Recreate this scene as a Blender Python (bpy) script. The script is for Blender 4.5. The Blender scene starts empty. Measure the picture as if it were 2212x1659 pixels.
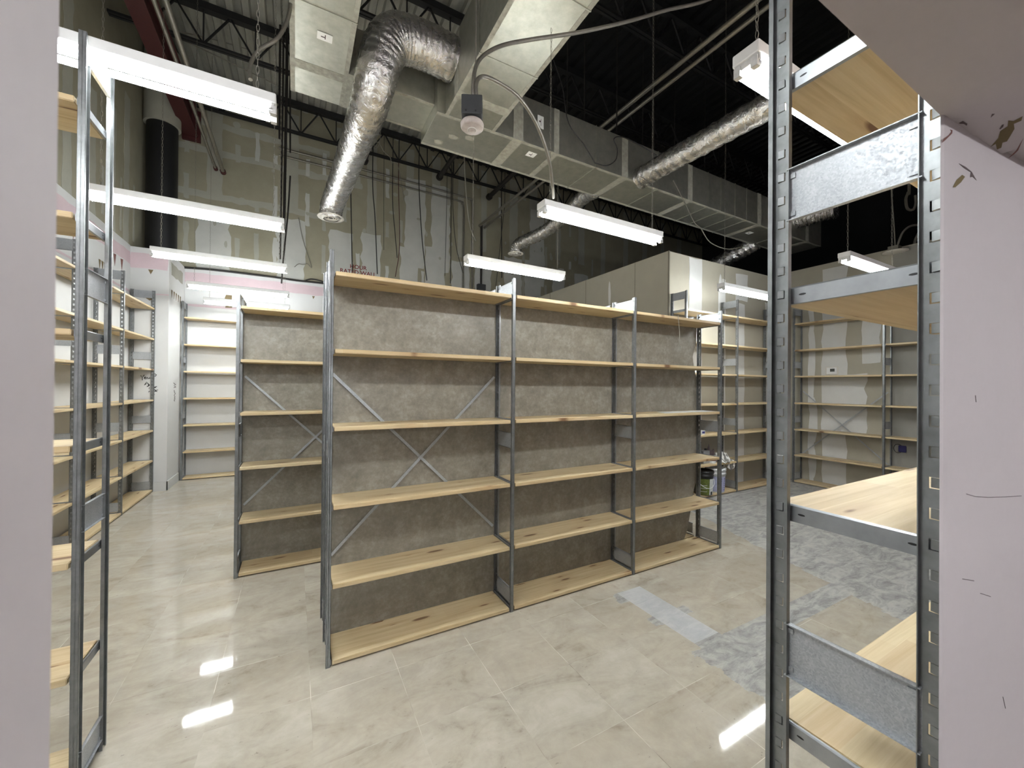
import bpy, bmesh, math, random
from mathutils import Vector, Matrix
random.seed(7)
SC = bpy.context.scene
COL = SC.collection
PI = math.pi
W, H = 2212, 1659
# ------------------------------------------------------------------ camera
CAM = Vector((-.1812, -2.5303, 1.6511)); YAW, PIT, ROL, FPX = .5013, .0046, .0080, 854.4
_f = Vector((math.sin(YAW)*math.cos(PIT), math.cos(YAW)*math.cos(PIT), math.sin(PIT)))
_r = Vector((math.cos(YAW), -math.sin(YAW), 0)); _u = _r.cross(_f)
RT = math.cos(ROL)*_r + math.sin(ROL)*_u; UP = -math.sin(ROL)*_r + math.cos(ROL)*_u; FW = _f
cd = bpy.data.cameras.new('camera'); cam = bpy.data.objects.new('camera', cd); COL.objects.link(cam)
m = Matrix((RT, UP, -FW)).transposed().to_4x4(); m.translation = CAM; cam.matrix_world = m
cd.sensor_fit = 'HORIZONTAL'; cd.sensor_width = 36; cd.lens = FPX/W*36; cd.clip_start = .01; cd.clip_end = 100
SC.camera = cam
cd.dof.use_dof = True; cd.dof.focus_distance = 2.8; cd.dof.aperture_fstop = 12
# ------------------------------------------------------------------ world, exposure
wd = bpy.data.worlds.new('world'); SC.world = wd; wd.use_nodes = True
wd.node_tree.nodes['Background'].inputs[0].default_value = (.02, .02, .022, 1)
wd.node_tree.nodes['Background'].inputs[1].default_value = .3
SC.view_settings.view_transform = 'Standard'; SC.view_settings.look = 'None'
SC.view_settings.gamma = 1; SC.view_settings.exposure = 1.62; SC.view_settings.use_curve_mapping = False
TUBE_E = 34.0

# ------------------------------------------------------------------ helpers
def at_x(px, py, x):
    r = FW + RT*(px-1106)/FPX - UP*(py-829.5)/FPX; return CAM + r*((x-CAM.x)/r.x)
def at_y(px, py, y):
    r = FW + RT*(px-1106)/FPX - UP*(py-829.5)/FPX; return CAM + r*((y-CAM.y)/r.y)
def at_z(px, py, z):
    r = FW + RT*(px-1106)/FPX - UP*(py-829.5)/FPX; return CAM + r*((z-CAM.z)/r.z)
def at_d(px, py, d):
    return CAM + (FW + RT*(px-1106)/FPX - UP*(py-829.5)/FPX)*d
def lin(c):
    return tuple(((v/255)/12.92 if v/255 <= .04045 else ((v/255+.055)/1.055)**2.4) for v in c) + (1,)

class MB:
    def __init__(s): s.v = []; s.f = []; s.mi = []; s.sm = []
    def add(s, vs, fs, mi=0, sm=False):
        n = len(s.v); s.v += [tuple(v) for v in vs]
        for f in fs: s.f.append([i+n for i in f]); s.mi.append(mi); s.sm.append(sm)
        return s
    def box(s, x0, y0, z0, x1, y1, z1, mi=0):
        return s.add([(x0,y0,z0),(x1,y0,z0),(x1,y1,z0),(x0,y1,z0),(x0,y0,z1),(x1,y0,z1),(x1,y1,z1),(x0,y1,z1)],
              [(0,3,2,1),(4,5,6,7),(0,1,5,4),(1,2,6,5),(2,3,7,6),(3,0,4,7)], mi)
    def bar(s, a, b, w, t, mi=0, up=(0,0,1)):
        a = Vector(a); b = Vector(b); d = (b-a).normalized(); u = Vector(up)
        if abs(d.dot(u)) > .98: u = Vector((1,0,0))
        sx = d.cross(u).normalized()*w/2; sz = sx.cross(d).normalized()*t/2
        vs = [p+q for p in (a,b) for q in (-sx-sz, sx-sz, sx+sz, -sx+sz)]
        return s.add(vs, [(3,2,1,0),(4,5,6,7),(0,1,5,4),(1,2,6,5),(2,3,7,6),(3,0,4,7)], mi)
    def tube(s, pts, r, n=8, mi=0, cap=True, rf=None):
        pts = [Vector(p) for p in pts]; m_ = len(pts); vs = []
        t0 = (pts[1]-pts[0]).normalized(); ref = Vector((0,0,1)) if abs(t0.z) < .9 else Vector((1,0,0))
        nrm = t0.cross(ref).normalized()
        for i, p in enumerate(pts):
            t = (pts[min(i+1,m_-1)]-pts[max(i-1,0)]).normalized()
            nrm = (nrm - t*nrm.dot(t)).normalized(); bn = t.cross(nrm)
            for k in range(n):
                a = 2*PI*k/n; rr = r if rf is None else rf(i, k, a)
                vs.append(p + (nrm*math.cos(a)+bn*math.sin(a))*rr)
        fs = [(i*n+k, i*n+(k+1)%n, (i+1)*n+(k+1)%n, (i+1)*n+k) for i in range(m_-1) for k in range(n)]
        s.add(vs, fs, mi, n > 5)
        if cap:
            s.add([vs[k] for k in range(n)], [tuple(range(n-1,-1,-1))], mi)
            s.add([vs[(m_-1)*n+k] for k in range(n)], [tuple(range(n))], mi)
        return s
    def lathe(s, prof, n=32, c=(0,0,0), mi=0):
        vs = []; c = Vector(c)
        for r, z in prof:
            for k in range(n):
                a = 2*PI*k/n; vs.append(c+Vector((r*math.cos(a), r*math.sin(a), z)))
        fs = [(i*n+k, i*n+(k+1)%n, (i+1)*n+(k+1)%n, (i+1)*n+k) for i in range(len(prof)-1) for k in range(n)]
        return s.add(vs, fs, mi, True)
    def poly(s, pts, nrm, th, mi=0):
        """a thin slab with outline pts, thickness th along nrm"""
        nrm = Vector(nrm)*th; n = len(pts); a = [Vector(p) for p in pts]; b = [p+nrm for p in a]
        s.add(a+b, [tuple(range(n-1,-1,-1)), tuple(range(n,2*n))] + [(i,(i+1)%n,(i+1)%n+n,i+n) for i in range(n)], mi)
        return s
    def mesh(s, name, mats):
        me = bpy.data.meshes.new(name); me.from_pydata(s.v, [], s.f)
        for m_ in (mats if isinstance(mats, (list,tuple)) else [mats]): me.materials.append(m_)
        me.polygons.foreach_set('material_index', s.mi); me.polygons.foreach_set('use_smooth', s.sm)
        me.update(); return me
    def build(s, name, mats, parent=None, bev=0):
        o = link(name, s.mesh(name, mats), parent)
        if bev:
            b = o.modifiers.new('bevel', 'BEVEL'); b.width = bev; b.segments = 2; b.limit_method = 'ANGLE'
        return o
def link(name, data, parent=None, loc=None):
    o = bpy.data.objects.new(name, data); COL.objects.link(o)
    if parent: o.parent = parent
    if loc is not None: o.location = loc
    return o
def tag(o, label, cat, group=None, kind=None):
    if label: o['label'] = label
    if cat: o['category'] = cat
    if group: o['group'] = group
    if kind: o['kind'] = kind
    return o
def thing(name, label, cat, loc=(0,0,0), rz=0, group=None):
    o = link(name, None, None, loc); o.rotation_euler.z = rz; o.empty_display_size = .1
    return tag(o, label, cat, group)
def struct(o): o['kind'] = 'structure'; return o
def smooth(pts, n=8):
    pts = [Vector(p) for p in pts]; out = []; P_ = [pts[0]*2-pts[1]] + pts + [pts[-1]*2-pts[-2]]
    for i in range(1, len(P_)-2):
        a, b, c, d = P_[i-1:i+3]
        for k in range(n):
            t = k/n
            out.append(.5*((2*b)+(c-a)*t+(2*a-5*b+4*c-d)*t*t+(3*b-a-3*c+d)*t**3))
    out.append(pts[-1]); return out

# ------------------------------------------------------------------ materials
class NT:
    def __init__(s, name):
        s.m = bpy.data.materials.new(name); s.m.use_nodes = True; s.t = s.m.node_tree; s.b = s.t.nodes['Principled BSDF']
    def n(s, typ, **kw):
        x = s.t.nodes.new(typ)
        for k, v in kw.items(): setattr(x, k, v)
        return x
    def l(s, a, b): s.t.links.new(a, b)
    def set(s, sock, v):
        if hasattr(v, 'is_output') or isinstance(v, bpy.types.NodeSocket): s.l(v, sock)
        else: sock.default_value = v
    def math(s, op, a, b=0.0, c=None, clamp=False):
        x = s.n('ShaderNodeMath', operation=op, use_clamp=clamp); s.set(x.inputs[0], a); s.set(x.inputs[1], b)
        if c is not None: s.set(x.inputs[2], c)
        return x.outputs[0]
    def co(s, kind='Object'): return s.n('ShaderNodeTexCoord').outputs[kind]
    def map(s, v, sc=(1,1,1), loc=(0,0,0), rot=(0,0,0)):
        x = s.n('ShaderNodeMapping'); s.l(v, x.inputs[0]); x.inputs[1].default_value = loc; x.inputs[2].default_value = rot; x.inputs[3].default_value = sc
        return x.outputs[0]
    def noise(s, v, sc=5, det=4, rough=.6, dist=0):
        x = s.n('ShaderNodeTexNoise'); s.l(v, x.inputs['Vector']); x.inputs['Scale'].default_value = sc
        x.inputs['Detail'].default_value = det; x.inputs['Roughness'].default_value = rough; x.inputs['Distortion'].default_value = dist
        return x.outputs['Fac']
    def vor(s, v, sc=5, out='Distance', feat='F1', dim='3D'):
        x = s.n('ShaderNodeTexVoronoi', feature=feat, voronoi_dimensions=dim); s.l(v, x.inputs['Vector']); x.inputs['Scale'].default_value = sc
        return x.outputs[out]
    def ramp(s, f, stops, interp='LINEAR'):
        x = s.n('ShaderNodeValToRGB'); s.l(f, x.inputs[0]); cr = x.color_ramp; cr.interpolation = interp
        while len(cr.elements) < len(stops): cr.elements.new(.5)
        for e, (p, c) in zip(cr.elements, stops): e.position = p; e.color = c if len(c) == 4 else c+(1,)
        return x.outputs[0]
    def mix(s, f, a, b, typ='MIX'):
        x = s.n('ShaderNodeMix', data_type='RGBA', blend_type=typ); s.set(x.inputs[0], f); s.set(x.inputs[6], a); s.set(x.inputs[7], b)
        return x.outputs[2]
    def sep(s, v):
        x = s.n('ShaderNodeSeparateXYZ'); s.l(v, x.inputs[0]); return x.outputs
    def comb(s, a, b, c):
        x = s.n('ShaderNodeCombineXYZ'); s.set(x.inputs[0], a); s.set(x.inputs[1], b); s.set(x.inputs[2], c); return x.outputs[0]
    def bump(s, h, st=.3, d=.01):
        x = s.n('ShaderNodeBump'); s.l(h, x.inputs['Height']); x.inputs['Strength'].default_value = st; x.inputs['Distance'].default_value = d
        s.l(x.outputs[0], s.b.inputs['Normal'])
    def fin(s, col=None, rough=None, metal=None, spec=None):
        if col is not None: s.set(s.b.inputs['Base Color'], col)
        if rough is not None: s.set(s.b.inputs['Roughness'], rough)
        if metal is not None: s.set(s.b.inputs['Metallic'], metal)
        if spec is not None: s.set(s.b.inputs['Specular IOR Level'], spec)
        return s.m
def plain(name, rgb, rough=.5, metal=0, spec=None, var=.06, sc=30):
    t = NT(name); v = t.co(); f = t.noise(v, sc, 3)
    a = lin(rgb); lo = tuple(x*(1-var*2) for x in a[:3])+(1,); hi = tuple(min(1,x*(1+var*2)) for x in a[:3])+(1,)
    return t.fin(t.ramp(f, [(.3,lo),(.7,hi)]), rough, metal, spec)
def galv(name, lo=(108,110,110), hi=(150,153,154), metal=.6, r0=.26, r1=.42, sc=260, mixv=.22):
    t = NT(name); v = t.co()
    if mixv >= .3: sp = t.sep(t.vor(v, sc, 'Color'))
    else: q_ = t.noise(v, sc*.25, 3, .5); sp = [q_, q_]
    n = t.noise(v, 11, 5, .65); f = t.math('ADD', t.math('MULTIPLY', sp[0], mixv), t.math('MULTIPLY', n, 1-mixv))
    col = t.ramp(f, [(.25,lin(lo)),(.75,lin(hi))])
    return t.fin(col, t.math('MULTIPLY_ADD', sp[1], r1-r0, r0), metal)
M = {}
M['galv'] = galv('galvanised steel')
M['plate'] = galv('bright spangled steel', (150,154,158), (182,185,188), .4, .3, .5, 330, .4)
M['duct'] = galv('galvanised duct sheet', (158,158,147), (190,190,178), .85, .36, .46, 60, .15)
M['rail'] = galv('polished zinc rail', (140,143,146), (170,173,176), .75, .27, .36, 200, .1)
M['mastic'] = plain('grey duct sealant', (150,148,136), .75, 0, None, .12, 20)
M['black'] = plain('black painted steel', (22,22,23), .5, 0, None)
M['joist'] = plain('dark primed steel', (30,30,31), .6, .1)
M['redsteel'] = plain('red primed steel', (70,26,26), .6)
M['pipe'] = plain('grey steel pipe', (128,124,114), .4, .5)
M['darkpipe'] = plain('dark iron pipe', (48,45,43), .5, .4)
M['wire'] = plain('dark cable jacket', (38,36,34), .6)
M['palewire'] = plain('pale cable jacket', (120,116,106), .6)
M['white'] = plain('white enamel', (222,222,220), .4, 0, None, .01)
M['socket'] = plain('lampholder plastic', (200,200,198), .5)
M['bx'] = plain('flexible steel conduit', (120,116,108), .4, .6)
def m_tube():
    t = NT('glowing fluorescent tube'); t.b.inputs['Emission Color'].default_value = (.93,.98,1,1)
    t.b.inputs['Emission Strength'].default_value = TUBE_E; return t.fin(lin((240,240,240)), .3)
M['tube'] = m_tube()
def m_wood():
    t = NT('laminated knotty pine'); v = t.co(); oi = t.n('ShaderNodeObjectInfo').outputs['Random']
    sp = t.sep(v); off = t.math('MULTIPLY', oi, 37.0)
    x = t.math('ADD', sp[0], off); y = t.math('ADD', sp[1], t.math('MULTIPLY', off, .13))
    pl = t.math('FLOOR', t.math('MULTIPLY', y, 13.5)); ply = t.math('MULTIPLY_ADD', pl, 3.7, x)
    stv = t.math('FLOOR', t.math('MULTIPLY', ply, 1.1))
    wn = t.n('ShaderNodeTexWhiteNoise', noise_dimensions='2D'); t.l(t.comb(pl, stv, 0), wn.inputs['Vector'])
    vv = t.comb(ply, y, t.math('ADD', sp[2], t.math('MULTIPLY', pl, 1.3)))
    g = t.noise(t.map(vv, (1.6, 38, 30)), 1, 5, .65, .6)
    g2 = t.noise(t.map(vv, (.9, 9, 9)), 1, 3, .5, 1.5)
    base = t.ramp(g, [(.25,lin((176,157,118))),(.5,lin((206,189,152))),(.75,lin((222,208,176)))])
    base = t.mix(t.math('MULTIPLY', g2, .4), base, lin((188,160,116)), 'MIX')
    base = t.mix(t.math('MULTIPLY', wn.outputs['Value'], .34), base, lin((172,138,96)))
    kv = t.map(t.comb(ply, t.math('ADD', y, t.math('MULTIPLY', g2, .01)), 0.0), (2.3, 10.0, 1))
    k = t.vor(kv, 1, 'Distance', dim='2D'); kc = t.sep(t.vor(kv, 1, 'Color', dim='2D'))
    km = t.math('MULTIPLY', t.math('GREATER_THAN', kc[0], .42), t.math('SUBTRACT', 1.0, t.math('MULTIPLY', t.math('SUBTRACT', k, t.math('MULTIPLY', kc[1], .11)), 16.0, clamp=True)))
    km2 = t.math('MULTIPLY', t.math('GREATER_THAN', kc[0], .42), t.math('SUBTRACT', 1.0, t.math('MULTIPLY', k, 2.8, clamp=True), clamp=True))
    base = t.mix(t.math('MULTIPLY', km2, .35), base, lin((150,104,58)))
    base = t.mix(t.math('MULTIPLY', km, .85), base, lin((98,62,34)))
    t.bump(g, .08, .002)
    return t.fin(base, .5, 0, .4)
M['wood'] = m_wood()
def m_panel():
    t = NT('brown grey hardboard'); v = t.co(); n = t.noise(v, 9, 6, .7); n2 = t.noise(v, 34, 5, .7); n3 = t.noise(v, 150, 2, .5)
    f = t.math('ADD', t.math('MULTIPLY', n, .6), t.math('MULTIPLY', n2, .4))
    c = t.ramp(f, [(.32,lin((108,103,93))),(.5,lin((134,129,117))),(.68,lin((164,160,148)))])
    t.bump(t.math('ADD', n3, n2), .18, .002)
    return t.fin(c, t.math('MULTIPLY_ADD', n2, .35, .22), 0, .55)
M['panel'] = m_panel()
def m_floor():
    t = NT('polished tile over worn concrete'); v = t.co(); sp = t.sep(v); P_ = .4520
    u = t.math('DIVIDE', t.math('SUBTRACT', sp[0], .3575), P_); w = t.math('DIVIDE', t.math('SUBTRACT', sp[1], -.19), .4445)
    fu = t.math('FRACT', u); fw_ = t.math('FRACT', w)
    iu = t.math('FLOOR', u); iw = t.math('FLOOR', w)
    du = t.math('MINIMUM', fu, t.math('SUBTRACT', 1.0, fu)); dw = t.math('MINIMUM', fw_, t.math('SUBTRACT', 1.0, fw_))
    gr = t.math('LESS_THAN', t.math('MINIMUM', du, dw), .0035)
    gl = t.math('LESS_THAN', t.math('MINIMUM', du, dw), .0035)
    wn = t.n('ShaderNodeTexWhiteNoise', noise_dimensions='2D'); t.l(t.comb(iu, iw, 0), wn.inputs['Vector'])
    rnd = t.sep(wn.outputs['Color'])
    tv = t.comb(t.math('MULTIPLY_ADD', rnd[0], 9.0, sp[0]), t.math('MULTIPLY_ADD', rnd[1], 9.0, sp[1]), 0.0)
    a = t.noise(t.map(tv, (1.0,2.0,1), rot=(0,0,.45)), 2.4, 8, .66, 1.0); b = t.noise(tv, 22, 4, .6)
    f = t.math('ADD', t.math('MULTIPLY', a, .8), t.math('MULTIPLY', b, .2))
    tile = t.ramp(f, [(.28,lin((132,125,112))),(.43,lin((173,166,151))),(.6,lin((188,182,168))),(.78,lin((198,193,181)))])
    tile = t.mix(t.math('MULTIPLY', rnd[2], .3), tile, lin((164,152,134)))
    dirt = t.noise(v, 1.7, 6, .7, .5); tile = t.mix(t.math('MULTIPLY', t.math('SUBTRACT', dirt, .5, clamp=True), 1.6), tile, lin((140,132,120)))
    gn = t.noise(v, 3.2, 3); gcol = t.ramp(gn, [(.42,lin((128,120,108))),(.58,lin((225,220,208)))])
    gv = t.math('MULTIPLY', t.math('SUBTRACT', t.noise(v, 1.9, 3, .6), .42, clamp=True), 5.0, clamp=True); tile = t.mix(t.math('MULTIPLY', gr, t.math('MULTIPLY', gv, .8)), tile, gcol)
    sc1 = t.noise(t.map(v, (1,6,1), rot=(0,0,-.5)), 4.5, 6, .75, .6)
    spk = t.math('GREATER_THAN', t.noise(t.map(v, (1,2,1)), 17, 3, .7), .69)
    tile = t.mix(t.math('MULTIPLY', spk, .4), tile, lin((92,86,78)))
    # worn concrete region
    en = t.math('MULTIPLY', t.math('SUBTRACT', t.noise(v, 5, 5, .7), .5), .22)
    xx = t.math('ADD', sp[0], en); yy = t.math('SUBTRACT', sp[1], t.math('MULTIPLY', en, .5))
    def bxm(x0, x1, y0, y1, X=xx, Y=yy):
        p = t.math('MULTIPLY', t.math('GREATER_THAN', X, x0), t.math('LESS_THAN', X, x1))
        q = t.math('MULTIPLY', t.math('GREATER_THAN', Y, y0), t.math('LESS_THAN', Y, y1)); return t.math('MULTIPLY', p, q)
    xs = t.math('MULTIPLY_ADD', sp[1], -.35, xx)
    msk = t.math('GREATER_THAN', xs, 4.12)
    for bb in ((2.09,2.335,-1.5,-.165,sp[0],sp[1]), (2.02,2.4,-.62,-.52), (2.3,4.4,-1.06,-.885,sp[0],sp[1]), (2.0,2.82,-1.5,-.9), (2.02,2.2,-.3,-.17)):
        msk = t.math('MAXIMUM', msk, bxm(*bb))
    c1 = t.noise(t.map(v, (1,2.8,1), rot=(0,0,.25)), 3.4, 8, .72, 1.2); c2 = t.noise(v, 14, 6, .7)
    cf = t.math('ADD', t.math('MULTIPLY', c1, .7), t.math('MULTIPLY', c2, .3))
    conc = t.ramp(cf, [(.33,lin((98,96,92))),(.45,lin((138,137,133))),(.56,lin((166,164,158))),(.7,lin((182,178,166)))])
    conc = t.mix(t.math('MULTIPLY', t.math('GREATER_THAN', sc1, .62), .4), conc, lin((90,90,90)))
    strip = bxm(2.09,2.335,-.86,-.165,sp[0],sp[1]); conc = t.mix(t.math('MULTIPLY', strip, .55), conc, lin((190,192,194)))
    col = t.mix(msk, tile, conc)
    rt = t.math('MULTIPLY_ADD', b, .06, .015); rc = t.math('MULTIPLY_ADD', c2, .3, .4)
    rg = t.n('ShaderNodeMix', data_type='FLOAT'); t.l(msk, rg.inputs[0]); t.l(rt, rg.inputs[2]); t.l(rc, rg.inputs[3])
    hh = t.math('SUBTRACT', t.math('MULTIPLY', a, .06), t.math('ADD', t.math('MULTIPLY', gr, .3), t.math('MULTIPLY', msk, .5)))
    t.bump(hh, .25, .004)
    return t.fin(col, rg.outputs[0], 0, .45)
M['floor'] = m_floor()
def m_dry(name, base, var=.1, rough=.9, sc=3):
    t = NT(name); v = t.co(); n = t.noise(v, sc, 5, .6); n2 = t.noise(v, 90, 2)
    a = lin(base); f = t.math('ADD', t.math('MULTIPLY', n, .8), t.math('MULTIPLY', n2, .2))
    t.bump(n2, .06, .002)
    return t.fin(t.ramp(f, [(.3,tuple(x*(1-var) for x in a[:3])+(1,)),(.7,tuple(min(1,x*(1+var)) for x in a[:3])+(1,))]), rough, 0, .2)
M['dry'] = m_dry('bare grey green gypsum board', (148,143,124))
M['greydry'] = m_dry('dull grey gypsum board', (146,144,137), .05)
M['mud'] = m_dry('pale joint compound', (182,182,176), .08)
M['mud2'] = m_dry('thin joint compound', (160,158,146), .08)
M['lightdry'] = m_dry('cream gypsum board', (168,163,148), .05)
M['lightmud'] = m_dry('white joint compound', (206,206,202), .05)
M['seam'] = m_dry('dark board joint', (120,116,104), .05)  # darker tone for the joint lines between boards
M['paint'] = m_dry('white wall paint', (200,200,198), .03, .6)
M['pinkband'] = m_dry('pinkish old paint', (198,178,182), .08, .7)
M['mauve'] = m_dry('mauve grey wall paint', (187,178,180), .04, .55, 2)
M['tear'] = m_dry('torn brown board paper', (112,98,72), .15)
M['tearred'] = m_dry('torn reddish paper', (120,84,78), .15)
M['scuff'] = m_dry('dark scuff mark', (96,84,84), .1)
M['ink'] = m_dry('black marker ink', (48,46,46), .05)
M['redink'] = m_dry('dark red stencil paint', (112,34,36), .05)
def m_deck():
    t = NT('dull steel roof deck'); v = t.co(); n = t.noise(t.map(v, (1,.3,1)), 4, 5, .7)
    return t.fin(t.ramp(n, [(.3,lin((146,146,140))),(.7,lin((184,184,176)))]), t.math('MULTIPLY_ADD', n, .2, .4), .35)
M['deck'] = m_deck()
M['deckblack'] = plain('near black roof deck', (44,44,45), .3, .3)  # near-black tone for the right part of the deck
M['dark'] = plain('dark plenum board', (26,26,28), .9)  # near-black colour stands in for the darkness of the plenum
def m_foil(name='crumpled foil jacket', tint=False):
    t = NT(name); v = t.co(); n = t.noise(v, 9, 4, .6, 1.5); n2 = t.noise(v, 30, 3, .6, .8); w = t.noise(v, 5, 3)
    t.bump(t.math('ADD', n, t.math('MULTIPLY', n2, .3)), .55, .03)
    c = t.ramp(w, [(.3,lin((176,172,168))),(.7,lin((208,207,206)))])
    return t.fin(c, t.math('MULTIPLY_ADD', n, .25, .14), .95)
M['foil'] = m_foil()
M['diff'] = plain('white diffuser enamel', (205,200,190), .4, 0, None, .03)
M['rubber'] = plain('dark grey plastic', (52,54,56), .45)
M['detect'] = plain('dusty pinkish plastic', (178,168,162), .6, 0, None, .05, 60)
M['blackpl'] = plain('black bucket plastic', (18,18,20), .3)
M['green'] = plain('olive green label', (92,104,40), .5, 0, None, .2, 25)
M['label'] = plain('white printed label', (205,208,206), .5)
M['bucket'] = plain('white bucket plastic', (220,222,222), .35)
M['lilac'] = plain('pale lilac label', (176,178,208), .5)
M['blueink'] = plain('dark blue label ink', (52,52,120), .5)
M['tin'] = galv('tin can metal', (150,152,154), (200,202,204), .6, .25, .35, 20)
M['oldcan'] = plain('grimy dark paint can', (52,48,36), .45, .3)
M['rag'] = plain('grey striped cloth', (196,194,188), .95, 0, None, .15, 14)
M['paper'] = plain('white paper', (226,226,222), .7, 0, None, .01)
M['blue'] = plain('blue plastic box', (34,30,92), .5)
M['screen'] = plain('thermostat display', (70,74,70), .3)

# ------------------------------------------------------------------ room shell
XL, YB, XR, YF, ZD = -2.36, 6.36, 7.83, -2.335, 7.05   # left wall, back wall, right wall, doorway wall, deck
struct(MB().box(-3, -5.2, -.12, 12.2, 6.6, 0).build('floor', M['floor']))
# ribbed deck: ribs run front to back
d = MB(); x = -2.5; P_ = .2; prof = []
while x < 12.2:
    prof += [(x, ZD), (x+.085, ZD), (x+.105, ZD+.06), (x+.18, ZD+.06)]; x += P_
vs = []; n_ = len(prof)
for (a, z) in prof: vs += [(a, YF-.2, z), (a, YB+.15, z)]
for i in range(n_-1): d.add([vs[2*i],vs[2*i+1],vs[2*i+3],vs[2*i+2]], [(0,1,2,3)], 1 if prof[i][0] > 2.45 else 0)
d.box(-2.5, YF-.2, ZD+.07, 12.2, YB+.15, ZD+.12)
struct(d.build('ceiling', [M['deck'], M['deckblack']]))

rnd = random.Random(3)
def ragged(x0, z0, x1, z1, amp=.02, step=.12):
    """outline of a hand-trowelled patch between two corners"""
    p = []; nz = max(2, int((z1-z0)/step)); nx = max(2, int((x1-x0)/step))
    for i in range(nx): p.append((x0+(x1-x0)*i/nx, z0+rnd.uniform(-amp, amp)))
    for i in range(nz): p.append((x1+rnd.uniform(-amp, amp), z0+(z1-z0)*i/nz))
    for i in range(nx): p.append((x1-(x1-x0)*i/nx, z1+rnd.uniform(-amp, amp)))
    for i in range(nz): p.append((x0+rnd.uniform(-amp, amp), z1-(z1-z0)*i/nz))
    return p
def blob(cx, cz, rx, rz, n=14, amp=.15):
    return [(cx+rx*math.cos(2*PI*k/n)*(1+rnd.uniform(-amp,amp)), cz+rz*math.sin(2*PI*k/n)*(1+rnd.uniform(-amp,amp))) for k in range(n)]
PC = [0]
def pc(): PC[0] += 1; return PC[0]*1.2e-5
def on_y(pts, y, mb, mi, th=.0015):   # facing -y
    th += pc()
    mb.poly([(a, y, z) for a, z in pts][::-1], (0,-1,0), th, mi)
def on_xp(pts, x, mb, mi, th=.0015):  # facing +x, pts are (y,z)
    th += pc()
    mb.poly([(x, a, z) for a, z in pts][::-1], (1,0,0), th, mi)
def on_xm(pts, x, mb, mi, th=.0015):  # facing -x
    th += pc()
    mb.poly([(x, a, z) for a, z in pts], (-1,0,0), th, mi)

# back wall
wb = MB(); wb.box(XL-.1, YB, 0, 12.2, YB+.12, ZD+.1)
Zp = 3.70
on_y([(XL,0),(4.72,0),(4.72,Zp),(XL,Zp)], YB, wb, 2, .004)                  # painted part
on_y(ragged(XL, 3.44, 1.6, 3.62, .012), YB-.004, wb, 3, .001)
on_y(ragged(XL, 3.02, 1.2, 3.06, .006), YB-.004, wb, 3, .001)
for a in ((-1.05,3.0,-.9,3.08), (-.1,2.94,.2,3.0), (-.6,3.0,-.25,3.05), (-1.32,3.05,-1.22,3.28)): on_y(ragged(*a, .012, .05), YB-.005, wb, 4, .001)
on_y([(.02,3.0),(.38,3.02),(.34,2.94),(.2,2.86),(.05,2.9),(-.1,2.97)], YB-.006, wb, 4, .001)
for cx in (.1,.3,.52,.75): on_y([(cx,3.42),(cx+.05,3.42),(cx+.02,3.36)], YB-.006, wb, 4, .001)
for k, sx in enumerate([-1.5,-.28,.62,1.22,2.04,2.64,3.26,3.86,4.7,5.3,6.1,6.9,7.7,8.6,9.4,10.2,11]):   # vertical joints
    wdt = .07+.05*rnd.random()
    on_y(ragged(sx-wdt, 4.9+rnd.uniform(-.2,.2), sx+wdt, 6.95, .012), YB, wb, 6)
    w2 = wdt+.10+.05*rnd.random()
    on_y(ragged(sx-w2, Zp, sx+w2, 4.75+rnd.uniform(-.15,.2), .03), YB, wb, 1)
    if k in (4, 5, 9): on_y(ragged(sx-.1, 4.3, sx+.35, 6.3, .03), YB, wb, 1, .002)
for sx in [-1.9,-1.15,-.85,-.55,.0,.3,.95,1.55,1.85,2.35,2.95,3.55,4.3,5.0,5.7,6.5,7.3]:    # fastener strips and dabs
    for z0 in (3.8, 4.75, 5.7):
        if rnd.random() < .78:
            h = rnd.uniform(.3,.75); on_y(ragged(sx-.035, z0+rnd.uniform(0,.2), sx+.035, z0+h, .012), YB, wb, 1 if rnd.random() < .4 else 6)
for z in (5.05, 5.85, 6.35):
    on_y(ragged(XL, z-.06, .35+rnd.random(), z+.06, .02), YB, wb, 6, .001)
for _ in range(40): on_y(blob(rnd.uniform(-2.2,7), rnd.uniform(4,6.8), rnd.uniform(.02,.06), rnd.uniform(.02,.07)), YB, wb, 6)
struct(wb.build('wall_back', [M['dry'], M['mud'], M['paint'], M['pinkband'], M['tear'], M['tearred'], M['mud2']]))
# left wall
wl = MB(); wl.box(XL-.12, -5, 0, XL, YB, ZD+.1)
on_xp([(YF,0),(5.37,0),(5.37,Zp),(YF,Zp)], XL, wl, 2, .004)
on_xp(ragged(YF+.05, 3.42, 5.36, 3.6, .01), XL+.004, wl, 3, .001)
on_xp(ragged(YF+.05, 3.0, 5.36, 3.03, .005), XL+.004, wl, 3, .001)
for y in (5.0,4.75,4.5,3.6,2.7,1.9): on_xp([(y,3.4),(y+.09,3.41),(y+.05,3.24)], XL+.005, wl, 5, .001)
for y in (4.3,4.38,4.46,4.54): on_xp([(y,3.2),(y+.06,3.2),(y+.03,3.08)], XL+.005, wl, 4, .001)
for sy in (-1.6,-.9,-.3,.4,1.0,1.6,2.3,2.9,3.5,4.1,4.7,5.2):
    on_xp(ragged(sy-.1, Zp, sy+.1, rnd.uniform(5,6.9), .02), XL, wl, 6)
    on_xp(ragged(sy+.28, Zp+.1, sy+.34, rnd.uniform(4.2,5.6), .01), XL, wl, 1)
on_xp(ragged(1.9, 1.0, 2.35, 2.35, .01), XL+.004, wl, 4, .001)
struct(wl.build('wall_left', [M['dry'], M['mud2'], M['paint'], M['pinkband'], M['tear'], M['tearred'], M['mud2']]))
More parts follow.
